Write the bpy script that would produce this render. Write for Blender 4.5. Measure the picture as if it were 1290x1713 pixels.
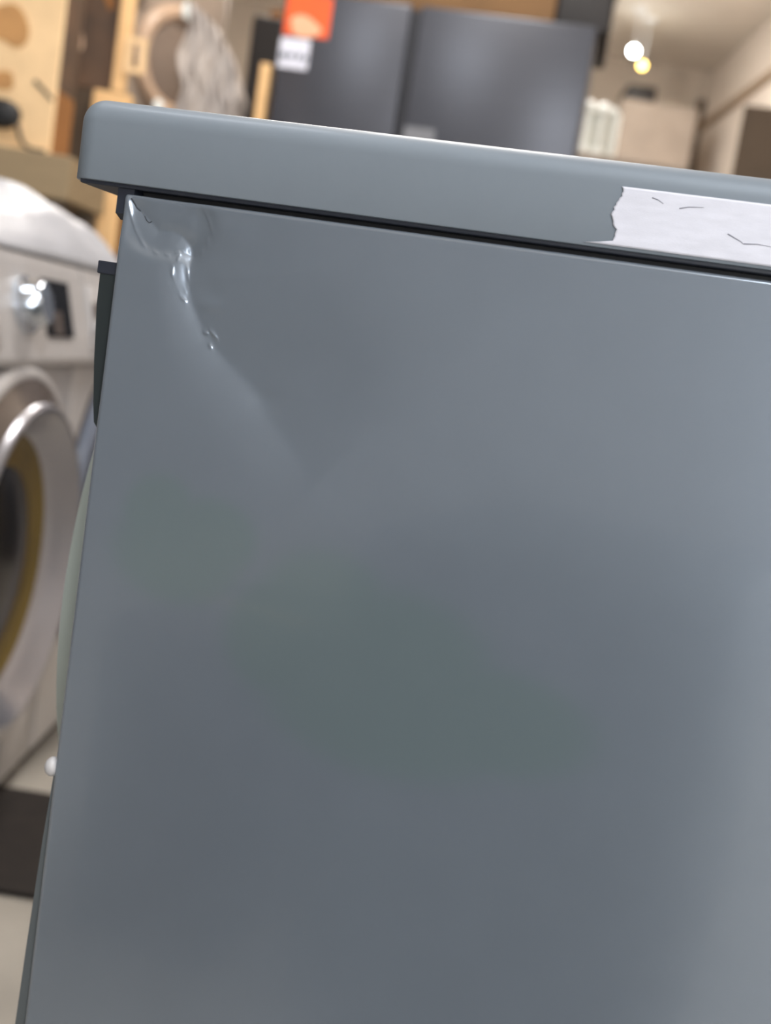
import bpy, bmesh, math, random
import numpy as np
from mathutils import Vector, Matrix, Euler

random.seed(7)
rng = np.random.default_rng(7)
R = math.radians
sc = bpy.context.scene
for o in list(bpy.data.objects):
    bpy.data.objects.remove(o)

# ---------------------------------------------------------------- camera
CZ = 0.80                                   # camera height; camera stands at x = y = 0
FPX, ROLL = 1900.0, R(9.0)
def _n(v): return v / np.linalg.norm(v)
_Y = _n(np.array([35.0, -266.0, FPX]))      # the room's y axis seen from the tilted camera
_X = np.array([math.cos(ROLL), math.sin(ROLL), 0.0]); _X = _n(_X - (_X @ _Y) * _Y)
_Z = np.cross(_X, _Y)
def w(v): return Vector((float(v @ _X), float(v @ _Y), float(v @ _Z)))
right, up, back = w(np.array([1., 0, 0])), w(np.array([0, -1., 0])), w(np.array([0, 0, -1.]))
cam_d = bpy.data.cameras.new('camera'); cam = bpy.data.objects.new('camera', cam_d)
sc.collection.objects.link(cam)
cam.matrix_world = Matrix(((right.x, up.x, back.x, 0), (right.y, up.y, back.y, 0), (right.z, up.z, back.z, CZ), (0, 0, 0, 1)))
cam_d.sensor_fit = 'HORIZONTAL'; cam_d.sensor_width = 36.0
cam_d.lens = 36.0 * FPX / 1290.0
cam_d.clip_start = 0.02
cam_d.dof.use_dof = True; cam_d.dof.focus_distance = 0.535; cam_d.dof.aperture_fstop = 8.0
sc.camera = cam

# ---------------------------------------------------------------- light and exposure
sc.view_settings.view_transform = 'Standard'; sc.view_settings.look = 'None'
sc.view_settings.gamma = 1.0; sc.view_settings.use_curve_mapping = False
sc.view_settings.exposure = 0.0
try:
    sc.cycles.use_denoising = True
    sc.cycles.max_bounces = 8; sc.cycles.diffuse_bounces = 4
    sc.cycles.sample_clamp_indirect = 6.0
except Exception:
    pass
wd = bpy.data.worlds.new('world'); sc.world = wd; wd.use_nodes = True
wd.node_tree.nodes['Background'].inputs[0].default_value = (0.75, 0.85, 1.0, 1)
wd.node_tree.nodes['Background'].inputs[1].default_value = 0.3

def area(name, loc, rot, sx, sy, power, col):
    d = bpy.data.lights.new(name, 'AREA'); d.shape = 'RECTANGLE'; d.size = sx; d.size_y = sy
    d.energy = power; d.color = col
    o = bpy.data.objects.new(name, d); sc.collection.objects.link(o)
    o.location = loc; o.rotation_euler = rot
    return o
COOL, WARM, NEUT = (0.92, 0.96, 1.0), (1.0, 0.72, 0.44), (1.0, 0.94, 0.87)
# daylight through the unseen shop window, shaped to brighten the panel's right, faces +y
area('unseen_window_daylight', (1.0, -3.25, 1.32), (R(90), 0, 0), 1.0, 2.3, 78, COOL)
# ceiling panels (the panel bodies are built below)
PANELS = [(0.45, -0.75, 50, COOL), (-0.9, 0.9, 14, COOL), (-0.1, 2.45, 42, NEUT), (-0.7, 4.9, 50, NEUT), (0.7, 5.2, 40, NEUT)]
for x, y, p, c in PANELS:
    area('ceiling_panel_light', (x, y, 2.86), (0, 0, 0), 0.56, 0.56, p, c)

# ---------------------------------------------------------------- helpers
def lin(c): return tuple(((v / 255.0) / 12.92 if v / 255.0 <= 0.04045 else ((v / 255.0 + 0.055) / 1.055) ** 2.4) for v in c)

def mat(name, rgb, rough=0.5, metal=0.0, spec=0.5, var=0.06, scale=8.0, bump=0.0, bscale=60.0, emit=None, estr=0.0,
        trans=0.0, coat=0.0, stretch=(1, 1, 1), rgb2=None):
    m = bpy.data.materials.new(name); m.use_nodes = True
    nt = m.node_tree; b = nt.nodes['Principled BSDF']; L = nt.links.new
    c = lin(rgb)
    tc = nt.nodes.new('ShaderNodeTexCoord'); mp = nt.nodes.new('ShaderNodeMapping'); mp.inputs['Scale'].default_value = stretch
    L(tc.outputs['Object'], mp.inputs[0])
    no = nt.nodes.new('ShaderNodeTexNoise'); no.inputs['Scale'].default_value = scale; no.inputs['Detail'].default_value = 5
    L(mp.outputs[0], no.inputs['Vector'])
    cr = nt.nodes.new('ShaderNodeValToRGB')
    c2 = lin(rgb2) if rgb2 else tuple(min(1, v * (1 + var)) for v in c)
    c1 = c if rgb2 else tuple(v * (1 - var) for v in c)
    cr.color_ramp.elements[0].color = (*c1, 1); cr.color_ramp.elements[1].color = (*c2, 1)
    cr.color_ramp.elements[0].position = 0.35; cr.color_ramp.elements[1].position = 0.65
    L(no.outputs['Fac'], cr.inputs[0]); L(cr.outputs[0], b.inputs['Base Color'])
    b.inputs['Roughness'].default_value = rough; b.inputs['Metallic'].default_value = metal
    b.inputs['Specular IOR Level'].default_value = spec
    b.inputs['Coat Weight'].default_value = coat; b.inputs['Coat Roughness'].default_value = 0.07
    b.inputs['Transmission Weight'].default_value = trans
    if bump:
        n2 = nt.nodes.new('ShaderNodeTexNoise'); n2.inputs['Scale'].default_value = bscale; n2.inputs['Detail'].default_value = 4
        L(mp.outputs[0], n2.inputs['Vector'])
        bp = nt.nodes.new('ShaderNodeBump'); bp.inputs['Strength'].default_value = bump; bp.inputs['Distance'].default_value = 0.002
        L(n2.outputs['Fac'], bp.inputs['Height']); L(bp.outputs[0], b.inputs['Normal'])
    if emit:
        b.inputs['Emission Color'].default_value = (*emit, 1); b.inputs['Emission Strength'].default_value = estr
    return m

class MB:
    """collects shapes into one bmesh"""
    def __init__(self): self.bm = bmesh.new()
    def _add(self, vs, fs):
        bv = [self.bm.verts.new(v) for v in vs]
        for f in fs:
            try: self.bm.faces.new([bv[i] for i in f])
            except ValueError: pass
        return bv
    def box(self, x0, x1, y0, y1, z0, z1, bev=0.0, seg=2, M=None):
        t = bmesh.new()
        bmesh.ops.create_cube(t, size=1.0)
        for v in t.verts:
            v.co = Vector((x0 + (v.co.x + .5) * (x1 - x0), y0 + (v.co.y + .5) * (y1 - y0), z0 + (v.co.z + .5) * (z1 - z0)))
        if bev: bmesh.ops.bevel(t, geom=list(t.edges), offset=bev, segments=seg, profile=0.5, affect='EDGES')
        self.merge(t, M); return self
    def merge(self, t, M=None):
        if M is not None: bmesh.ops.transform(t, matrix=M, verts=t.verts)
        mp = {v: self.bm.verts.new(v.co) for v in t.verts}
        for f in t.faces:
            try: self.bm.faces.new([mp[v] for v in f.verts])
            except ValueError: pass
        t.free()
    def lathe(self, prof, seg=64, M=None, close=True):
        """prof: (radius, height) pairs around local +z"""
        t = bmesh.new(); rings = []
        for r, h in prof:
            if r < 1e-6: rings.append([t.verts.new((0, 0, h))])
            else: rings.append([t.verts.new((r * math.cos(2 * math.pi * k / seg), r * math.sin(2 * math.pi * k / seg), h)) for k in range(seg)])
        for a, b in zip(rings, rings[1:]):
            for k in range(seg):
                q = [a[k % len(a)], a[(k + 1) % len(a)], b[(k + 1) % len(b)], b[k % len(b)]]
                q2 = []
                for v in q:
                    if v not in q2: q2.append(v)
                if len(q2) > 2: t.faces.new(q2)
        self.merge(t, M); return self
    def tube(self, pts, r, seg=10, r1=None):
        P = [Vector(p) for p in pts]; N = len(P); rings = []
        ref = Vector((0.13, 0.31, 0.94))
        for i, p in enumerate(P):
            d = (P[min(i + 1, N - 1)] - P[max(i - 1, 0)]).normalized()
            a = d.cross(ref).normalized(); b = d.cross(a)
            rr = r if r1 is None else r + (r1 - r) * i / (N - 1)
            rings.append([self.bm.verts.new(p + (a * math.cos(2 * math.pi * k / seg) + b * math.sin(2 * math.pi * k / seg)) * rr) for k in range(seg)])
        for A, B in zip(rings, rings[1:]):
            for k in range(seg): self.bm.faces.new([A[k], A[(k + 1) % seg], B[(k + 1) % seg], B[k]])
        self.bm.faces.new(rings[0][::-1]); self.bm.faces.new(rings[-1]); return self
    def ball(self, c, r, sx=1, sy=1, sz=1, u=20, v=12):
        t = bmesh.new(); bmesh.ops.create_uvsphere(t, u_segments=u, v_segments=v, radius=1.0)
        for q in t.verts: q.co = Vector((c[0] + q.co.x * r * sx, c[1] + q.co.y * r * sy, c[2] + q.co.z * r * sz))
        self.merge(t); return self
    def prism(self, poly, x0, x1, M=None):
        """poly in (y, z), extruded along x"""
        t = bmesh.new()
        a = [t.verts.new((x0, y, z)) for y, z in poly]; b = [t.verts.new((x1, y, z)) for y, z in poly]
        n = len(poly); t.faces.new(a[::-1]); t.faces.new(b)
        for k in range(n): t.faces.new([a[k], a[(k + 1) % n], b[(k + 1) % n], b[k]])
        self.merge(t, M); return self
    def build(self, name, m, parent=None, smooth=True, ang=40, bevel=0.0):
        bm = self.bm
        bmesh.ops.recalc_face_normals(bm, faces=bm.faces)
        me = bpy.data.meshes.new(name); bm.to_mesh(me); bm.free()
        o = bpy.data.objects.new(name, me); sc.collection.objects.link(o)
        me.materials.append(m)
        if smooth:
            for p in me.polygons: p.use_smooth = True
            try: me.set_sharp_from_angle(angle=R(ang))
            except Exception: pass
        if parent: o.parent = parent
        return o

def grid_obj(name, P, m, parent=None, attr=None, thick=0.0):
    """P: (rows, cols, 3) numpy"""
    nr, nc = P.shape[:2]
    idx = np.arange(nr * nc).reshape(nr, nc)
    F = np.stack([idx[:-1, :-1], idx[:-1, 1:], idx[1:, 1:], idx[1:, :-1]], -1).reshape(-1, 4)
    me = bpy.data.meshes.new(name); me.from_pydata(P.reshape(-1, 3).tolist(), [], F.tolist()); me.update()
    for p in me.polygons: p.use_smooth = True
    if attr:
        for k, v in attr.items():
            a = me.attributes.new(k, 'FLOAT', 'POINT'); a.data.foreach_set('value', v.astype(np.float32).ravel())
    me.materials.append(m)
    o = bpy.data.objects.new(name, me); sc.collection.objects.link(o)
    if thick:
        s = o.modifiers.new('thickness', 'SOLIDIFY'); s.thickness = thick; s.offset = 0
    if parent: o.parent = parent
    return o

def thing(name, label, cat, loc=(0, 0, 0), rz=0.0, group=None):
    o = bpy.data.objects.new(name, None); sc.collection.objects.link(o)
    o.empty_display_size = 0.05
    o.location = loc; o.rotation_euler = (0, 0, rz)
    return tag(o, label, cat, group)
def tag(o, label, cat, group=None):
    o['label'] = label; o['category'] = cat
    if group: o['group'] = group
    return o
def struct(o): o['kind'] = 'structure'; return o
def vnoise(u, v, f, seed, octaves=4):
    r = np.random.default_rng(seed); s = np.zeros_like(u)
    for k in range(octaves):
        for _ in range(4):
            a = r.uniform(0, 2 * math.pi); ph = r.uniform(0, 6.28); ff = f * 2 ** k * r.uniform(.7, 1.3)
            s += np.sin((u * math.cos(a) + v * math.sin(a)) * ff + ph) / 2 ** k / 4
    return s

# ---------------------------------------------------------------- materials
M_floor = mat('concrete_floor', (166, 160, 151), 0.55, var=0.12, scale=5, bump=0.1, rgb2=None)
M_ceil = mat('ceiling_paint', (224, 215, 204), 0.8, var=0.03)
M_wall = mat('wall_paint', (224, 212, 200), 0.75, var=0.04)
M_far = mat('far_wall_paint', (186, 172, 156), 0.75, var=0.06)
M_dkwall = mat('dim_wall_paint', (120, 118, 116), 0.8, var=0.06)
M_frontwall = mat('front_wall_paint', (196, 198, 202), 0.8, var=0.05)
M_trim = mat('trim_brown', (150, 128, 104), 0.6)
M_white = mat('white_enamel', (186, 183, 183), 0.28, var=0.02, coat=0.2)
M_whitepl = mat('white_plastic', (180, 177, 177), 0.35, var=0.02)
M_chrome = mat('chrome', (205, 212, 222), 0.16, metal=0.9, var=0.02)
M_silver = mat('silver_ring', (158, 158, 165), 0.28, metal=0.75, var=0.03)
M_dkgrey = mat('dark_surround', (84, 74, 68), 0.3, var=0.05, coat=0.3)
M_greenmetal = mat('blocker_grey_green', (40, 46, 46), 0.5)
M_deepbrown = mat('added_carton_deep_brown', (46, 36, 30), 0.8)
M_slate = mat('slate_plastic', (104, 112, 128), 0.35)
M_black = mat('black_gloss', (10, 9, 10), 0.22, spec=0.25, var=0.2)
M_smoke = mat('smoked_porthole', (30, 24, 10), 0.08, var=0.4, scale=5, rgb2=(66, 50, 14))
M_olive = mat('olive_seal', (98, 80, 30), 0.5, var=0.15)
M_blackrub = mat('black_rubber', (16, 16, 17), 0.6, var=0.2)
M_dkfloor = mat('dark_mat', (36, 30, 27), 0.85, var=0.2, scale=40, bump=0.3)
M_navy = mat('navy_plastic', (34, 38, 48), 0.45, var=0.05)
M_fascia = mat('dark_fascia', (38, 44, 45), 0.3, var=0.05)
M_rim = mat('pale_door_rim', (168, 176, 170), 0.3, var=0.03)
M_lower = mat('graphite_front', (84, 89, 91), 0.42, var=0.04)
M_fridge = mat('graphite_steel', (74, 76, 84), 0.3, metal=0.35, var=0.03, stretch=(1, 1, 30), scale=4)
M_seam = mat('dark_seam', (32, 33, 40), 0.5)
M_orange = mat('orange_sticker', (236, 96, 44), 0.5, var=0.05)
M_peach = mat('peach_print', (238, 176, 140), 0.5)
M_sticker = mat('white_sticker', (222, 224, 238), 0.4, var=0.02)
M_ink = mat('grey_ink', (96, 104, 116), 0.5)
M_badge = mat('grey_badge', (122, 124, 130), 0.35)
M_tan = mat('tan_cardboard', (244, 208, 160), 0.8, var=0.06, scale=14)
M_tan2 = mat('plain_cardboard', (156, 143, 131), 0.8, var=0.06, scale=10)
M_orangecard = mat('orange_cardboard', (242, 198, 142), 0.8, var=0.06, scale=10)
M_brown = mat('brown_cardboard', (146, 98, 52), 0.8, var=0.08, scale=10)
M_dkprint = mat('dark_printed_cardboard', (76, 62, 52), 0.7, var=0.25, scale=9, rgb2=(104, 80, 62))
M_dkbrown = mat('dark_brown_cardboard', (84, 70, 56), 0.8, var=0.12, scale=6)
M_print = mat('brown_print', (196, 146, 92), 0.8, var=0.1, scale=20)
M_topbrown = mat('fridge_top_cardboard', (112, 82, 50), 0.8, var=0.15, scale=6)
M_pale = mat('pale_print', (216, 186, 160), 0.7)
M_khaki = mat('khaki_board', (150, 130, 100), 0.7, var=0.06, stretch=(1, 8, 8), scale=5)
M_shelfpost = mat('shelf_post', (92, 80, 66), 0.6)
M_wrapgrey = mat('wrapped_grey', (158, 142, 128), 0.32, var=0.12, scale=9, bump=0.5, bscale=18)
M_wraplite = mat('milky_wrap', (186, 176, 168), 0.35, var=0.2, scale=14, bump=0.4, bscale=30, rgb2=(158, 150, 146), stretch=(1, 1, .35))
M_wrapring = mat('wrapped_ring', (206, 176, 150), 0.3, var=0.06)
M_wrapdark = mat('wrapped_glass', (130, 114, 102), 0.25, var=0.1)
M_cover = mat('white_plastic_cover', (172, 174, 181), 0.45, var=0.03, bump=0.3, bscale=25)
M_foam_and_glint = mat('white_foam_and_glint', (238, 243, 240), 0.5, var=0.02)
M_milky = mat('milky_sheet', (196, 196, 186), 0.4, var=0.06)
M_blackbox = mat('black_case', (30, 26, 26), 0.6, var=0.15)
M_panelbody = mat('lamp_body', (230, 230, 230), 0.5)
M_diff = mat('lamp_diffuser', (250, 250, 250), 0.5, emit=(0.95, 0.97, 1.0), estr=2.2)
M_bulbw = mat('white_bulb', (255, 255, 255), 0.4, emit=(0.95, 1.0, 0.97), estr=50)
M_bulby = mat('warm_bulb', (255, 230, 170), 0.4, emit=(1.0, 0.70, 0.16), estr=14)
M_fillglobe = mat('fill_globe_glow', (255, 250, 240), 0.4, emit=(1.0, 0.96, 0.91), estr=165)
M_daypane = mat('daylit_pane', (230, 240, 250), 0.3, emit=(0.82, 0.91, 1.0), estr=1.6)
M_grey = mat('grey_paint', (130, 139, 150), 0.40, metal=0.54, var=0.012, scale=30, coat=0.12)
M_worktop = mat('grey_worktop_paint', (118, 126, 134), 0.5, metal=0.12, spec=0.3, var=0.012, scale=30, coat=0.05)
M_glare = mat('painted_window_glare', (202, 202, 211), 0.5, var=0.05, scale=60, stretch=(1, 1, 4), bump=0.08, bscale=900)
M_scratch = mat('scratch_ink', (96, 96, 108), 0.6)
M_crack = mat('paint_crack', (46, 50, 56), 0.7)

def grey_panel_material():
    m = M_grey.copy(); m.name = 'grey_paint_reflect_tint'
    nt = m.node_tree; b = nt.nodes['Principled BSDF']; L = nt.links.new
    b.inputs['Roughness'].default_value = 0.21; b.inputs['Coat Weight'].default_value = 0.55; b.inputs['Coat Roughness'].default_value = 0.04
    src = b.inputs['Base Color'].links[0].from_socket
    a = nt.nodes.new('ShaderNodeAttribute'); a.attribute_name = 'reflect_tint'
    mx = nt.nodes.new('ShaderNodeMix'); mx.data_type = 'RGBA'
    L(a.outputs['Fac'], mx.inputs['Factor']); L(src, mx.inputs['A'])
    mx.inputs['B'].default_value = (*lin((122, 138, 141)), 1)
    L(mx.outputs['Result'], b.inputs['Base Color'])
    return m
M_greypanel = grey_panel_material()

# ---------------------------------------------------------------- the setting
XL, XR, YN, YF, ZC = -2.3, 1.68, -3.4, 7.8, 2.9
struct(MB().box(XL - .1, XR + .1, YN - .1, YF + .1, -0.1, 0).build('floor', M_floor, smooth=False))
struct(MB().box(XL - .1, XR + .1, YN - .1, YF + .1, ZC, ZC + .1).build('ceiling', M_ceil, smooth=False))
struct(MB().box(XR, XR + .1, YN, YF, 0, ZC).build('wall_right', M_wall, smooth=False))
struct(MB().box(XL - .1, XL, YN, YF, 0, ZC).build('wall_left', M_dkwall, smooth=False))
struct(MB().box(XL, XR, YF, YF + .1, 0, ZC).build('wall_back', M_far, smooth=False))
wn = MB()
wn.box(XL, 0.45, YN - .1, YN, 0, ZC); wn.box(1.55, XR, YN - .1, YN, 0, ZC)
wn.box(0.45, 1.55, YN - .1, YN, 0, 0.10); wn.box(0.45, 1.55, YN - .1, YN, 2.55, ZC)
struct(wn.build('wall_front', M_frontwall, smooth=False))
win = bpy.data.objects.new('unseen_window_1', None); sc.collection.objects.link(win); struct(win)  # unseen window behind the camera, sized to brighten the panel's right edge
MB().box(0.45, 1.55, YN - .08, YN - .06, 0.10, 2.55).build('unseen_window_pane', M_daypane, win, smooth=False)
fr = MB()
for x in (0.45, 0.98, 1.50): fr.box(x, x + .05, YN - .05, YN + .01, 0.10, 2.55)
fr.box(0.45, 1.55, YN - .05, YN + .01, 0.10, 0.16); fr.box(0.45, 1.55, YN - .05, YN + .01, 2.49, 2.55)
fr.build('unseen_window_frame', M_whitepl, win, smooth=False)
struct(MB().box(XR - .02, XR, 3.0, YF, 2.505, 2.56, .004).build('trim_1', M_trim, smooth=False))
struct(MB().box(XR - .05, XR, YF - .05, YF, 0, 2.72, .004).build('corner_gap_strip', M_dkbrown, smooth=False))  # dark strip standing for the dark gap in the far corner
MB  # ceiling lamps
for i, (x, y, p, c) in enumerate(PANELS):
    t = thing('ceiling_light', 'square white ceiling light panel', 'light', (x, y, ZC), 0, 'square ceiling light panels above the shop floor')
    f = MB(); f.box(-.31, .31, -.31, -.285, -.03, 0); f.box(-.31, .31, .285, .31, -.03, 0)
    f.box(-.31, -.285, -.285, .285, -.03, 0); f.box(.285, .31, -.285, .285, -.03, 0); f.build('frame', M_panelbody, t, smooth=False)
    MB().box(-.285, .285, -.285, .285, -.018, -.008).build('diffuser', M_diff, t, smooth=False)

# ---------------------------------------------------------------- the grey appliance
YAW = -R(12.0)
dv = Vector((math.cos(YAW), math.sin(YAW), 0))
O = Vector((0.0019, 0.5300, 0)) - dv * 0.1525
gm = thing('washing_machine', 'grey front loading washing machine with dented side panel and scratched worktop edge with painted window reflection', 'washing machine', (O.x, O.y, 0), YAW)
W, DP, ZP, ZW0, ZW1 = 0.60, 0.596, 0.8545, 0.8588, 0.8983

def seg_dist(X, Z, pts, want_t=False):
    best = np.full(X.shape, 1e9); S = np.zeros(X.shape); T = np.zeros(X.shape); acc = 0.0
    P = np.array(pts, float); tot = np.sum(np.hypot(*np.diff(P, axis=0).T))
    for a, b in zip(P, P[1:]):
        d = b - a; l2 = d @ d
        t = np.clip(((X - a[0]) * d[0] + (Z - a[1]) * d[1]) / l2, 0, 1)
        dist = np.hypot(X - a[0] - t * d[0], Z - a[1] - t * d[1])
        k = dist < best; S = np.where(k, (d[0] * (Z - a[1]) - d[1] * (X - a[0])) / math.sqrt(l2), S); best = np.where(k, dist, best); T = np.where(k, (acc + t * math.sqrt(l2)) / tot, T)
        acc += math.sqrt(l2)
    return (best, T, S) if want_t else best

def dent(X, Z):
    """height in mm towards the viewer at X, Z in mm"""
    h = np.zeros(X.shape)
    q = np.hypot((X - 24) / 23.0, (Z - 843) / 15.5)
    h -= 2.6 / (1 + np.exp((q - 1.0) * 9)) 
    ridge = [(2.4, 854.9), (8.1, 847.7), (13.6, 843.8), (19.2, 839.4), (26.3, 839.8), (31.8, 838.2), (36.1, 834.3), (37.4, 829.4)]
    d = seg_dist(X, Z, ridge)
    h -= 1.7 * np.exp(-np.sqrt(d * d + 0.5) / 5.0)
    crease = [(38.0, 829.4), (38.4, 817.6), (40.6, 810.7), (45.7, 801.4), (51.4, 793.7), (62.1, 783.8), (75.7, 774.4), (88.2, 762.0), (102.3, 748.5), (119.3, 735.6)]
    d, t, sd = seg_dist(X, Z, crease, True)
    A = 3.2 * (1 - t) ** 0.8 + 0.15; e = 0.6 + 5.0 * t
    wd_ = 5.5 + 9.0 * t + (7.5 + 5.0 * t) / (1 + np.exp(-sd / 1.6))
    h -= A * np.exp(-(np.sqrt(d * d + e * e) - e) / wd_)
    h -= 2.2 * np.exp(-((X - 92) / 48) ** 2 - ((Z - 786) / 36) ** 2)
    h -= 0.55 * np.exp(-((X - 50) / 6) ** 2 - ((Z - 815) / 7) ** 2)
    h += 0.45 * np.exp(-((X - 51) / 7) ** 2 - ((Z - 808) / 3) ** 2)
    h -= 0.5 * np.exp(-((X - 86) / 9) ** 2 - ((Z - 767) / 5) ** 2)
    h += 0.5 * np.exp(-((X - 57) / 10) ** 2 - ((Z - 842) / 8) ** 2)
    fine = [([(2.6, 851.2), (4.4, 844.3), (7.6, 837.6)], .42, .8), ([(7.6, 837.6), (12.8, 831.8), (19.5, 828.7), (26.4, 828.4), (32.2, 831.2)], .26, .9),
            ([(34.2, 856.5), (39.9, 853.1), (45.4, 846.2), (46.5, 840.7), (44.1, 833.9), (40.0, 830.6)], .22, 1.2),
            ([(33.1, 831.1), (30.0, 824.9), (30.0, 817.8), (32.3, 812.4), (35.2, 809.4), (38.2, 808.1)], .42, .8),
            ([(35.6, 831.4), (37.8, 817.5), (38.2, 812.7)], .38, .8),
            ([(48.6, 794.1), (51.8, 794.8)], .75, .9), ([(51.8, 796), (57.8, 792.2)], .8, .8), ([(53.2, 788.8), (53.9, 788.1)], .6, .8)]
    for pl, a, s in fine:
        d = seg_dist(X, Z, pl); h += .75 * a * np.clip(.55 + .9 * np.sin(X * 1.1 + Z * .63 + a * 40), .12, 1.3) * np.exp(-np.abs(d) / s)
    h += 0.08 * vnoise(X / 1000, Z / 1000, 18, 3, 3)              # gentle oil-canning of the sheet
    return h

def reflect_tint(X, Z):  # greenish reflection painted into the panel colour
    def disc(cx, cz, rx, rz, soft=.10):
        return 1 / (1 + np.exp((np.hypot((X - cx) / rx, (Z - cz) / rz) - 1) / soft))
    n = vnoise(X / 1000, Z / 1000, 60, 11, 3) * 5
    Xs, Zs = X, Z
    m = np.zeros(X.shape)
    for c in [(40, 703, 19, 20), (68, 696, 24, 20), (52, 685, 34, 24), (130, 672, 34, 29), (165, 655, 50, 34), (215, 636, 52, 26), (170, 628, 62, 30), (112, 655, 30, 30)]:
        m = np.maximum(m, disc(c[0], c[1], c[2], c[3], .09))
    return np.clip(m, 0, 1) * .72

def panel_mesh():
    Rl, Rt = 0.0030, 0.0024
    Ll, Lt = math.pi * Rl / 2, math.pi * Rt / 2
    u = np.concatenate([[-Ll - .016, -Ll - .004], np.linspace(-Ll, 0, 8), np.arange(.0005, .064, .0005), np.arange(.0645, .129, .0012), np.arange(.131, .33, .0028), np.linspace(.334, W - .004, 24)])
    v = np.concatenate([[-Lt - .010, -Lt - .002], np.linspace(-Lt, 0, 8), np.arange(.0005, .072, .0005), np.arange(.0725, .139, .0012), np.arange(.141, .47, .0030), np.linspace(.475, ZP - .05, 24)])
    def bend(s, Rr, L):
        c = np.where(s < -L, 0.0, np.where(s < 0, Rr * (1 - np.cos((np.clip(s, -L, 0) + L) / Rr)), Rr + s))
        d = np.where(s < -L, Rr - (s + L), np.where(s < 0, Rr * (1 - np.sin((np.clip(s, -L, 0) + L) / Rr)), 0.0))
        return c, d
    cu, du = bend(u, Rl, Ll); cv, dz = bend(v, Rt, Lt)
    X, Zd = np.meshgrid(cu, cv); DU, DV = np.meshgrid(du, dz)
    Z = ZP - Zd
    h = dent(X * 1000, Z * 1000) / 1000
    fade = np.clip(1 - (DU + DV) / 0.006, 0, 1)
    Y = DU + DV - h * fade
    S = reflect_tint(X * 1000, Z * 1000)
    return grid_obj('side_panel', np.stack([X, Y, Z], -1), M_greypanel, gm, {'reflect_tint': S})
side = panel_mesh()
# torn paint at the crushed corner
def on_panel(x, z): return Vector((x / 1000, -float(dent(np.array([x], float), np.array([z], float))[0]) / 1000 - .00012, z / 1000))
c = MB(); c.tube([on_panel(*p) for p in [(3.6, 852.6), (5.4, 850.4), (6.6, 848.6), (8.6, 847.4)]], .00042, 6, .0003)
c.build('paint_crack', M_crack, side)
c = MB(); c.tube([on_panel(*p) for p in [(11.0, 845.2), (12.4, 843.3), (13.8, 842.4), (15.0, 843.4)]], .00030, 6, .0002)
c.build('paint_crack', M_crack, side)
# rest of the shell
b = MB(); b.box(W - .004, W, .002, DP, .05, ZP - .002); b.box(.012, W, DP - .004, DP, .05, ZP - .002); b.box(.012, W, .004, DP, .045, .05)
b.build('cabinet_shell', M_grey, gm, smooth=False)
# worktop
t = bmesh.new(); bmesh.ops.create_cube(t, size=1.0)
for q in t.verts: q.co = Vector((-.0302 + (q.co.x + .5) * (W + .0302), .0003 + (q.co.y + .5) * (DP + .001), ZW0 + (q.co.z + .5) * (ZW1 - ZW0)))
ve = [e for e in t.edges if abs(e.verts[0].co.z - e.verts[1].co.z) > .01]
bmesh.ops.bevel(t, geom=ve, offset=.0122, segments=10, profile=.5, affect='EDGES')
te = [e for e in t.edges if e.verts[0].co.z > ZW1 - 1e-5 and e.verts[1].co.z > ZW1 - 1e-5 and len([f for f in e.link_faces if abs(f.normal.z) < .5]) == 1]
bmesh.ops.bevel(t, geom=te, offset=.0118, segments=12, profile=.5, affect='EDGES', clamp_overlap=True)
be = [e for e in t.edges if e.verts[0].co.z < ZW0 + 1e-5 and e.verts[1].co.z < ZW0 + 1e-5 and len([f for f in e.link_faces if abs(f.normal.z) < .5]) == 1]
bmesh.ops.bevel(t, geom=be, offset=.0008, segments=2, profile=.5, affect='EDGES')
wt = MB(); wt.merge(t); wt.build('worktop', M_worktop, gm, ang=30)
MB().box(-.0245, W - .004, .0024, DP - .003, ZW0 - .0018, ZW0 + .002, .0006).build('worktop_underside', M_navy, gm, smooth=False)
MB().box(.006, W - .01, .010, DP - .012, ZP - .006, ZW0).build('seal_strip', M_blackrub, gm, smooth=False)
# window reflection built as a pale strip on the worktop edge, with scratches
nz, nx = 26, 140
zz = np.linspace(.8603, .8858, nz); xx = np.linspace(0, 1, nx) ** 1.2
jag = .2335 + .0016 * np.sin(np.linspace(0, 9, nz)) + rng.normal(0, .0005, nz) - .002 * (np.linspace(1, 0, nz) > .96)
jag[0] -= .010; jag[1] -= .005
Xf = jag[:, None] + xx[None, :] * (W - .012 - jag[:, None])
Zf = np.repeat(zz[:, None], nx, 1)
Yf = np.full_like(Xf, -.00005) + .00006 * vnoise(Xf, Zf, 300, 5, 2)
glare_strip = grid_obj('painted_window_glare', np.stack([Xf, Yf, Zf], -1), M_glare, gm, thick=.0003)
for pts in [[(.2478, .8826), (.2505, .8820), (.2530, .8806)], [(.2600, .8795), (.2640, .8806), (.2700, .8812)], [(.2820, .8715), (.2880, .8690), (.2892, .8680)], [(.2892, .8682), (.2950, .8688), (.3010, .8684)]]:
    MB().tube([(x, -.00026, z) for x, z in pts], .00022, 6, .00008).build('scratch', M_scratch, glare_strip)
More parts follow.
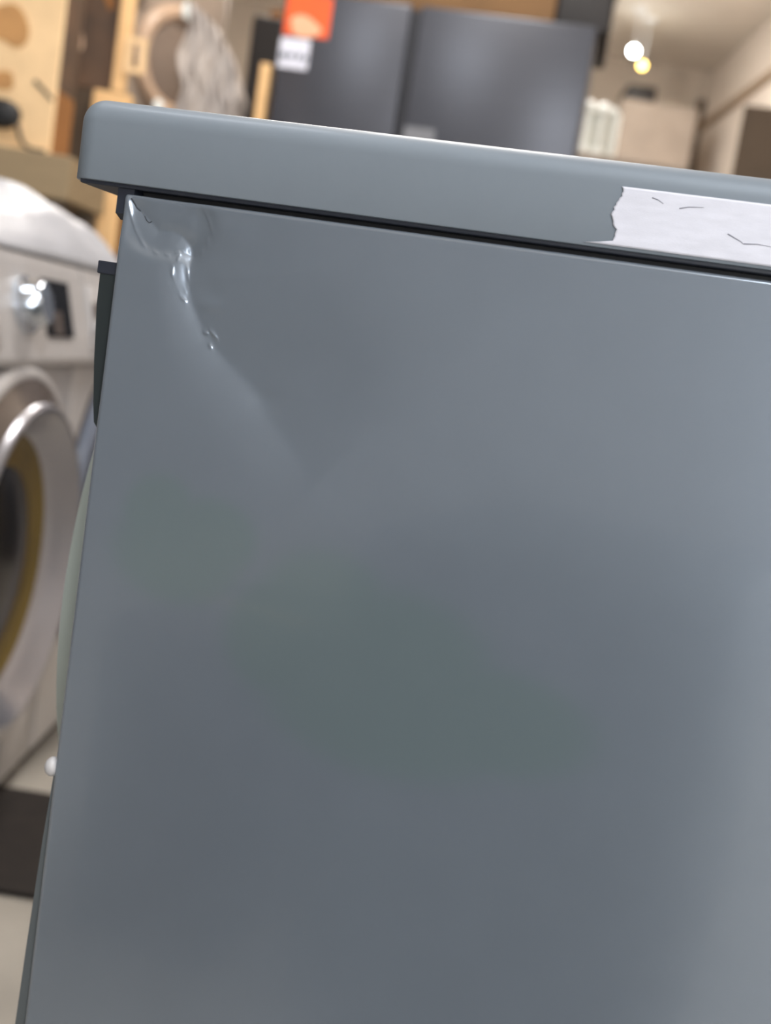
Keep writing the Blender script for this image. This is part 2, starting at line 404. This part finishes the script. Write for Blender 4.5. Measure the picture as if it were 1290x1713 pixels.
# hinge bracket under the overhang, dark fascia, door, lower front
MB().prism([(.004, .8585), (.032, .8585), (.032, .8445), (.026, .8425), (.010, .8425), (.004, .8450)], -.0046, .004).build('hinge_bracket', M_navy, gm, smooth=False)
f = MB()
prof = [(.0, .8195), (-.0092, .8195), (-.0090, .800), (-.0068, .772), (-.0046, .752), (-.0030, .742), (.0, .738)]
t = bmesh.new(); a_ = [t.verts.new((x, .0045, z)) for x, z in prof]; b_ = [t.verts.new((x, DP - .01, z)) for x, z in prof]
t.faces.new(a_); t.faces.new(b_[::-1])
for k in range(len(prof)): t.faces.new([a_[k], a_[(k + 1) % len(prof)], b_[(k + 1) % len(prof)], b_[k]])
f.merge(t); fas = f.build('control_fascia', M_fascia, gm, smooth=False)
MB().box(-.0108, .001, .0040, DP - .009, .8150, .8213, .0006).build('fascia_cap', M_navy, fas, smooth=False)
MB().box(.001, .010, .004, DP - .004, .05, .8520).build('front_panel', M_lower, gm, smooth=False)
lf = MB(); prof = [(.001, .562), (-.0010, .556), (-.0028, .52), (-.0048, .46), (-.0062, .40), (-.0066, .25), (-.004, .12), (.001, .10)]
t = bmesh.new(); a_ = [t.verts.new((x, .0030, z)) for x, z in prof]; b_ = [t.verts.new((x, DP - .008, z)) for x, z in prof]
t.faces.new(a_); t.faces.new(b_[::-1])
for k in range(len(prof)): t.faces.new([a_[k], a_[(k + 1) % len(prof)], b_[(k + 1) % len(prof)], b_[k]])
lf.merge(t); lf.build('lower_front', M_lower, gm, smooth=False)
Mx = Matrix.Translation((.001, DP / 2, .632)) @ Matrix.Rotation(R(-90), 4, 'Y')
dr = MB(); dr.lathe([(.2475, 0), (.2475, .026), (.2450, .0345), (.238, .038), (.215, .039), (.200, .034), (.190, .022)], 96, Mx)
door = dr.build('door', M_rim, gm)
dg = MB(); dg.lathe([(.190, .022), (.15, .016), (.08, .006), (0, .003)], 64, Mx); dg.build('porthole_glass', M_smoke, door)
MB().ball((-.0026, .0044, .5600), .0052, .8, 1, 1).build('bumper', M_whitepl, gm)
for x, y in ((.05, .05), (.55, .05), (.05, .55), (.55, .55)):
    MB().lathe([(0, 0), (.022, 0), (.022, .012), (.012, .014), (.012, .048), (0, .048)], 20, Matrix.Translation((x, y, 0))).build('foot', M_blackrub, gm)

# ---------------------------------------------------------------- the white machines across the aisle
def white_machine(label, y, dark=False):
    t = thing('washing_machine', label, 'washing machine', (-.53, y, 0), R(90), 'white washing machines in the row')
    hw = .298
    b = MB(); b.box(-hw, hw, 0.0, .54, .03, .700, .008, 3); b.box(-hw, hw, .03, .54, .698, .853, .004, 2)
    body = b.build('cabinet', M_white, t)
    k = MB(); k.box(-hw + .01, hw - .01, .02, .06, .0, .06); k.build('kick_plate', M_blackrub, t, smooth=False)
    # fascia leans back at the top
    fa = MB(); fa.prism([(-.022, .7025), (-.024, .712), (.008, .840), (.014, .853), (.05, .853), (.05, .7025)], -hw, hw)
    fa.build('control_fascia', M_whitepl, t, smooth=False)
    sl = lambda z: -.024 + (z - .712) * .25          # fascia surface
    Mf = lambda x, z: Matrix.Translation((x, sl(z), z)) @ Matrix.Rotation(R(-14), 4, 'X')
    d = MB(); d.box(-.062, .062, -.004, .004, -.042, .042, .002, 2, Mf(.145, .783)); dis = d.build('display', M_black, t, smooth=False)
    d = MB(); d.box(-.052, -.006, -.0046, -.0036, -.038, -.004, 0, 1, Mf(.160, .783)); d.build('display_bezel', M_dkgrey, dis, smooth=False)
    kb = MB(); kb.lathe([(.040, 0), (.039, .008), (.033, .010), (.030, .030), (.027, .034), (0, .034)], 40, Mf(-.005, .783) @ Matrix.Rotation(R(90), 4, 'X'))
    kn = kb.build('knob', M_chrome, t)
    kr = MB(); kr.box(-.004, .004, -.0365, -.033, .006, .028, .001, 1, Mf(-.005, .783)); kr.build('pointer', M_ink, kn, smooth=False)
    dw = MB(); dw.box(-.085, .085, -.006, .006, -.052, .052, .004, 2, Mf(-.205, .776)); drw = dw.build('detergent_drawer', M_whitepl, t)
    dw = MB(); dw.box(-.060, .060, -.0078, -.0045, .000, .026, .002, 2, Mf(-.222, .774)); dw.build('grip_recess', M_dkgrey, drw)
    dw = MB(); dw.box(-.064, .064, -.018, -.004, -.020, .000, .003, 2, Mf(-.222, .768)); dw.build('grip_lip', M_whitepl, drw)
    # door
    Md = Matrix.Translation((0, 0, .42)) @ Matrix.Rotation(R(90), 4, 'X')
    g = MB(); g.lathe([(.294, .0), (.294, .004), (.287, .004), (.287, 0)], 96, Md); g.build('door_gap_ring', M_dkgrey, t)
    a = MB(); a.lathe([(.286, 0), (.286, .012), (.281, .022), (.272, .027), (.266, .026)], 96, Md); dr = a.build('door', M_slate if dark else M_white, t)
    a = MB(); a.lathe([(.267, .024), (.264, .027), (.240, .040), (.234, .044)], 96, Md); a.build('door_surround', M_black if dark else M_dkgrey, dr)
    a = MB(); a.lathe([(.235, .040), (.234, .050), (.229, .055), (.222, .054), (.215, .046), (.200, .026), (.190, .012), (.185, .010)], 96, Md); a.build('bright_ring', M_black if dark else M_silver, dr)
    a = MB(); a.lathe([(.187, .012), (.178, .004), (.160, .003), (.138, .004)], 64, Md); a.build('porthole_seal', M_olive, dr)
    a = MB(); a.lathe([(.140, .004), (.12, .010), (.06, .020), (0, .022)], 64, Md); a.build('porthole_glass', M_black, dr)
    p = MB(); p.box(.12, .24, -.004, .002, .05, .13, .003, 2); p.build('filter_flap', M_whitepl, t)
    return t
white_machine('white front loading washing machine with chrome knob and big ring door, under the plastic cover', 1.56)
white_machine('white washing machine mostly hidden behind the grey machine, next along the row', 2.162, True)

t = thing('cabinet', 'low dark cabinet added behind the photographer to shade the dented side panel and darken its reflection', 'cabinet', (-.11, -.385, 0))  # unseen blocker, added to shade the panel's lower part and darken its reflection
MB().box(-.21, .21, -.26, .25, .03, .605, .010, 3).build('blocker_body', M_greenmetal, t)
d_ = MB().box(-.205, .205, .252, .270, .05, .595, .006, 3).build('door', M_greenmetal, t)
MB().box(-.06, .06, .271, .283, .52, .532, .004, 2).build('handle', M_silver, d_)
MB().box(-.19, .19, -.24, .22, 0, .03).build('plinth', M_blackrub, t, smooth=False)

# crumpled plastic on top of the row
U, V = np.meshgrid(np.linspace(0, 1, 110), np.linspace(0, 1, 80))
yy = 1.30 + U * 1.02; xx = -1.02 + V * .478
py = np.interp(U, [0, .08, .3, .45, .62, .75, .86, .95, 1], [.02, .055, .085, .112, .128, .118, .085, .04, .002])
px = np.interp(V, [0, .1, .5, .75, .9, .97, 1], [.02, .6, 1.0, .92, .62, .25, .0])
ridged = (1 - np.abs(vnoise(yy, xx, 14, 21, 4))) 
z = .8555 + py * px * (.80 + .25 * ridged) + .004 * vnoise(yy, xx, 60, 8, 2) * px
pc = grid_obj('plastic_cover', np.stack([xx, yy, np.maximum(z, .8555)], -1), M_cover, thick=.002)
tag(pc, 'crumpled white plastic cover heaped on top of the white washing machines', 'plastic cover')
tag(MB().box(-1.10, -.30, 1.435, 1.76, .001, .009, .003).build('floor_mat', M_dkfloor, smooth=False), 'dark brown mat lying on the floor at the foot of the white machines', 'mat')

# ---------------------------------------------------------------- shelf and cartons at upper left
def carton(name_label, cat, x0, x1, y0, y1, z0, z1, m, rz=0, flaps=True, group=None, name='carton'):
    cx, cy = (x0 + x1) / 2, (y0 + y1) / 2
    t = thing(name, name_label, cat, (cx, cy, z0), rz, group)
    hx, hy, h = (x1 - x0) / 2, (y1 - y0) / 2, z1 - z0
    MB().box(-hx, hx, -hy, hy, 0, h, .004, 2).build('box_body', m, t, smooth=False)
    if flaps:
        k = MB(); k.box(-hx + .003, hx - .003, -.022, .022, h, h + .0006); k.box(-hx - .0005, -hx + .001, -.022, .022, h - .07, h); k.build('packing_tape', M_khaki, t, smooth=False)
    return t, hx, hy, h
sh = thing('shelf', 'khaki wooden shelf behind the white plastic cover, holding cartons', 'shelf', (-1.25, 2.55, 0))
MB().box(-.9, .462, 0, .30, 1.012, 1.106, .003).build('board', M_khaki, sh, smooth=False)
for x in (-.88, .41):
    for y in (.02, .24): MB().box(x, x + .04, y, y + .05, 0, 1.012).build('post', M_shelfpost, sh, smooth=False)
t, hx, hy, h = carton('big tan carton with a brown print on the shelf at the upper left corner', 'carton', -1.50, -.863, 2.63, 2.76, 1.106, 1.80, M_tan)
def decal(pts, y, m, name, parent, th=.0012):
    q = MB(); tt = bmesh.new(); a = [tt.verts.new((x, y, z)) for x, z in pts]; b = [tt.verts.new((x, y - th, z)) for x, z in pts]
    n = len(pts); tt.faces.new(a); tt.faces.new(b[::-1])
    for k in range(n): tt.faces.new([a[k], a[(k + 1) % n], b[(k + 1) % n], b[k]])
    q.merge(tt); return q.build(name, m, parent, smooth=False)
def blob(cx, cz, rx, rz, seed, n=22, tilt=0.0):
    r = np.random.default_rng(seed); out = []
    for k in range(n):
        a = 2 * math.pi * k / n; q = 1 + .18 * math.sin(2 * a + seed) + .1 * math.sin(3 * a + 2 * seed)
        x, z = rx * q * math.cos(a), rz * q * math.sin(a)
        out.append((cx + x * math.cos(tilt) - z * math.sin(tilt), cz + x * math.sin(tilt) + z * math.cos(tilt)))
    return out
X0 = -(1.50 + .863) / 2
decal(blob(-.985 - X0, 1.375 - 1.106, .042, .05, 2), -hy - .0005, M_print, 'printed_picture', t)
decal(blob(-.985 - X0, 1.255 - 1.106, .03, .018, 5), -hy - .0005, M_print, 'printed_picture', t)
decal([(-.918 - X0, 1.262 - 1.106), (-.912 - X0, 1.270 - 1.106), (-.868 - X0, 1.234 - 1.106), (-.870 - X0, 1.226 - 1.106)], -hy - .0005, M_shelfpost, 'flap_slit', t)
MB().box(hx, hx + .002, -hy + .004, hy - .004, .150, h - .01).build('printed_side', M_dkprint, t, smooth=False)
MB().box(hx, hx + .002, -hy + .004, hy - .004, .005, .148).build('plain_side', M_brown, t, smooth=False)
bg = thing('bag', 'black bag with a thin strap on the shelf in front of the tan carton', 'bag', (-.965, 2.585, 1.106))
q = MB(); q.ball((0, 0, .072), .045, 1.0, .5, .72); bgm = q.build('pouch', M_blackrub, bg)
MB().tube([(.030, -.01, .066), (.044, -.012, .048), (.052, -.014, .026), (.064, -.015, .010), (.082, -.016, .004), (.11, -.014, .004)], .0045, 8).build('strap', M_blackrub, bg)
MB().tube([(-.02, 0, .05), (-.03, -.005, .02), (-.035, -.005, .003)], .006, 8).build('strap', M_blackrub, bg)

carton('low dark brown carton added left of the dark cabinet to darken the reflection in the grey panel', 'carton', -.645, -.455, -.52, -.13, 0, .42, M_deepbrown)  # unseen, added to make the dark column reflected in the side panel
carton('dark brown carton standing on the floor behind the shelf', 'carton', -1.20, -.866, 2.92, 3.02, 0, 1.318, M_dkbrown)
t, hx, hy, h = carton('tall plain orange-tan carton under the flat tan carton and dark printed carton', 'carton', -.862, -.772, 2.90, 2.945, 0, 1.318, M_orangecard)
t, hx, hy, h = carton('dark printed carton with a pale oval picture beside the tan carton', 'carton', -1.02, -.824, 2.92, 3.00, 1.319, 1.95, M_dkprint)
decal(blob(-.006, .125, .017, .038, 3, tilt=.35), -hy - .0005, M_pale, 'printed_picture', t)
decal([(.01, .30), (.03, .31), (.085, .20), (.07, .19)], -hy - .0005, M_brown, 'printed_picture', t)
t, hx, hy, h = carton('flat tan carton on edge with a square handle tab', 'carton', -.821, -.789, 2.90, 2.93, 1.319, 1.95, M_orangecard)
q = MB(); q.box(.010, .062, -hy - .006, -hy, .048, .062); q.box(.010, .062, -hy - .006, -hy, .118, .132); q.box(.010, .028, -hy - .006, -hy, .062, .118); q.box(.046, .062, -hy - .006, -hy, .062, .118)
q.build('handle_tab', M_tan, t, smooth=False)

# wrapped machine on a carton
carton('plain brown carton under the wrapped grey washing machine', 'carton', -1.14, -.72, 3.36, 3.66, 0, 1.13, M_brown, R(50))
t = thing('washing_machine', 'grey washing machine in clear wrap stacked high beside the flat tan carton', 'washing machine', (-.99, 3.53, 1.131), R(50))
MB().box(-.25, .22, -.22, .25, 0, .80, .015, 3).build('cabinet', M_wrapgrey, t)
Mw = Matrix.Translation((.055, -.22, .385)) @ Matrix.Rotation(R(90), 4, 'X')
q = MB(); q.lathe([(.160, 0), (.158, .02), (.145, .03), (.125, .026), (.115, .01)], 56, Mw); dd = q.build('door', M_wrapring, t)
q = MB(); q.lathe([(.116, .01), (.08, .02), (0, .026)], 40, Mw); q.build('porthole_glass', M_wrapdark, dd)
for x, z in ((.04, .525), (-.02, .24), (-.10, .55)):
    MB().ball((x, -.255, z), .024, .8, .4, 1.1).build('wrap_glint', M_foam_and_glint, t)  # lamp glints on the wrap, shaped as white ovals
# lumpy wrapped appliance
carton('tan carton under the milky wrapped appliance', 'carton', -.695, -.53, 3.04, 3.20, 0, 1.20, M_tan2)
q = bmesh.new(); bmesh.ops.create_cube(q, size=1); bmesh.ops.subdivide_edges(q, edges=q.edges, cuts=16, use_grid_fill=True)
for v in q.verts:
    x, y, zz_ = v.co; zz_ += .5
    top = .40 - .10 * (x + .5) - .22 * max(0, x) ** 1.6
    f = 1 - .06 * abs(math.sin(7 * zz_ + 9 * x)) - .04 * zz_ ** 3
    v.co = Vector((x * .165 * f + .006 * math.sin(17 * zz_), y * .15 * f + .008 * math.sin(40 * x + 9 * zz_), zz_ * top))
q2 = MB(); q2.merge(q); o = q2.build('wrapped_appliance', M_wraplite, ang=80); o.location = (-.613, 3.12, 1.2005)
tag(o, 'lumpy appliance in milky plastic wrap left of the dark fridge', 'wrapped appliance')
# dark tall appliance and cartons left of the fridge
t = thing('freezer', 'tall dark freezer standing in shadow left of the graphite fridge', 'freezer', (-.43, 4.42, 0))
MB().box(-.28, .28, -.26, .28, .03, 1.875, .02, 4).build('cabinet', M_blackbox, t)
MB().box(-.275, .275, -.30, -.265, .05, 1.865, .01, 3).build('door', M_blackbox, t)
MB().box(-.26, .26, -.24, .26, 0, .03).build('plinth', M_blackrub, t, smooth=False)
tag(MB().box(-.655, -.40, 4.17, 4.6, 1.8755, 1.905, .003).build('board', M_brown, smooth=False), 'orange-brown board lying on top of the dark freezer', 'board')
carton('narrow tan carton standing against the left side of the fridge', 'carton', -.552, -.520, 3.46, 3.60, 0, 1.565, M_orangecard)

# ---------------------------------------------------------------- graphite fridge
fy = -R(7.5)
fg = thing('fridge', 'graphite french-door fridge with orange sticker, behind the grey machine', 'fridge', (-.055, 3.385, 0), fy)
FW = .445
MB().box(-FW, FW, .03, .66, .03, 1.765, .006, 2).build('cabinet', M_seam, fg)
dl = MB().box(-FW, -.076, -.035, .028, .70, 1.762, .008, 3).build('door', M_fridge, fg)
d2 = MB().box(-.052, FW, -.035, .028, .70, 1.762, .008, 3).build('door', M_fridge, fg)
MB().box(-.080, -.048, -.008, .03, .70, 1.755).build('door_channel', M_seam, fg, smooth=False)
dwr = MB().box(-FW, FW, -.035, .028, .08, .69, .008, 3).build('drawer', M_fridge, fg)
MB().box(-.42, .42, .05, .6, 0, .04).build('plinth', M_blackrub, fg, smooth=False)
def ons(x0, x1, z0, z1, m, name, par, d=.0):
    return MB().box(x0, x1, -.0362 - d, -.035 - d, z0, z1).build(name, m, par, smooth=False)
os_ = ons(-.436, -.304, 1.640, 1.752, M_orange, 'orange_sticker', dl)
os_['label'] = 'orange sticker with pale print'
decal(blob(-.375, 1.665, .05, .026, 4), -.0364, M_peach, 'pale_print', os_)
ws = ons(-.440, -.352, 1.548, 1.631, M_sticker, 'white_sticker', dl); ws['label'] = 'white sticker with grey print'
q = MB()
for x0, x1, z0, z1 in ((-.436, -.418, 1.572, 1.590), (-.412, -.395, 1.576, 1.590), (-.386, -.372, 1.574, 1.592), (-.365, -.355, 1.572, 1.588)): q.box(x0, x1, -.0376, -.0361, z0, z1)
q.build('grey_print', M_ink, ws, smooth=False)
bd = ons(-.046, .042, 1.392, 1.432, M_badge, 'badge', d2); bd['label'] = 'small grey badge'
# things on top of the fridge
carton('long brown carton lying flat on top of the graphite fridge', 'carton', -.42, .30, 3.44, 3.92, 1.768, 1.99, M_topbrown, fy)
tag(MB().box(-.08, .08, -.18, .2, 0, .20, .012, 3).build('case', M_blackbox), 'black case on the right end of the fridge top', 'case')
o = bpy.data.objects['case']; o.location = (.37, 3.56, 1.766); o.rotation_euler = (0, 0, fy)

# ---------------------------------------------------------------- right side of the background
carton('plain tan carton behind the fridge carrying the white foam frame', 'carton', .36, .95, 4.50, 5.00, 0, 1.655, M_tan2)
ff = thing('foam_frame', 'white foam packing frame with rounded ends standing right of the dark fridge', 'packing frame', (.61, 4.62, 1.656))
def post(x, name='post'):
    q = MB(); q.tube([(x, 0, .016), (x, 0, .19)], .012, 14); q.ball((x, 0, .026), .026); q.ball((x, 0, .190), .026); q.build(name, M_foam_and_glint, ff)
post(-.052); post(.002)
q = MB(); q.tube([(.01, .02, .198), (.05, .02, .196), (.064, .02, .180), (.064, .02, .03), (.05, .02, .012), (.01, .02, .010)], .013, 12); q.build('side_loop', M_foam_and_glint, ff)
MB().box(-.05, .062, .018, .024, .012, .18).build('sheet', M_milky, ff, smooth=False)
t, *_ = carton('large pale tan carton stacked high at the far wall corner', 'carton', 1.02, 1.47, 6.95, 7.45, 1.25, 2.46, M_tan2)
carton('tan carton on the floor under the large carton at the far wall', 'carton', 1.0, 1.5, 6.92, 7.48, 0, 1.248, M_tan2)
tag(MB().box(1.05, 1.22, 7.0, 7.3, 2.462, 2.56, .01).build('case', M_blackbox), 'dark case on top of the large far carton', 'case')
carton('tall dark brown carton against the right wall at the picture edge', 'carton', 1.06, 1.60, 3.95, 4.50, 0, 1.80, M_dkbrown, R(-14))
# bulbs on cords and a spotlight
def pendant(label, x, y, z, m, r):
    t = thing('pendant_lamp', label, 'lamp', (x, y, ZC))
    MB().lathe([(0, 0), (.04, 0), (.038, -.018), (0, -.02)], 20).build('ceiling_rose', M_panelbody, t)
    MB().tube([(0, 0, -.01), (0, 0, z - ZC + r)], .004, 8).build('cord', M_panelbody, t)
    MB().ball((0, 0, z - ZC), r).build('bulb', m, t)
pendant('bright white round bulb hanging from the ceiling beyond the fridge', 1.005, 6.75, 2.67, M_bulbw, .024)
pendant('yellow round bulb hanging just below the white bulb', 1.09, 6.9, 2.64, M_bulby, .020)
t = thing('spotlight', 'small dark ceiling spotlight above the right edge of the fridge', 'lamp', (.79, 6.6, ZC))
MB().box(-.05, .05, -.03, .03, -.035, 0, .005).build('base', M_blackbox, t)
MB().tube([(0, 0, -.03), (.01, 0, -.11)], .010, 10).build('stem', M_badge, t)
MB().lathe([(0, .05), (.034, .045), (.042, -.03), (.036, -.03), (0, .0)], 24, Matrix.Translation((.01, 0, -.145)) @ Matrix.Rotation(R(40), 4, 'X')).build('lamp_shade', M_badge, t)
t = thing('pendant_lamp', 'white globe lamp added to brighten the ceiling, hidden behind the cartons on the fridge', 'lamp', (.30, 5.2, ZC))  # added fill lamp, out of sight, brightens ceiling and right wall
MB().tube([(0, 0, 0), (0, 0, -.32)], .006, 8).build('cord', M_panelbody, t)
MB().ball((0, 0, -.41), .10).build('fill_globe', M_fillglobe, t)
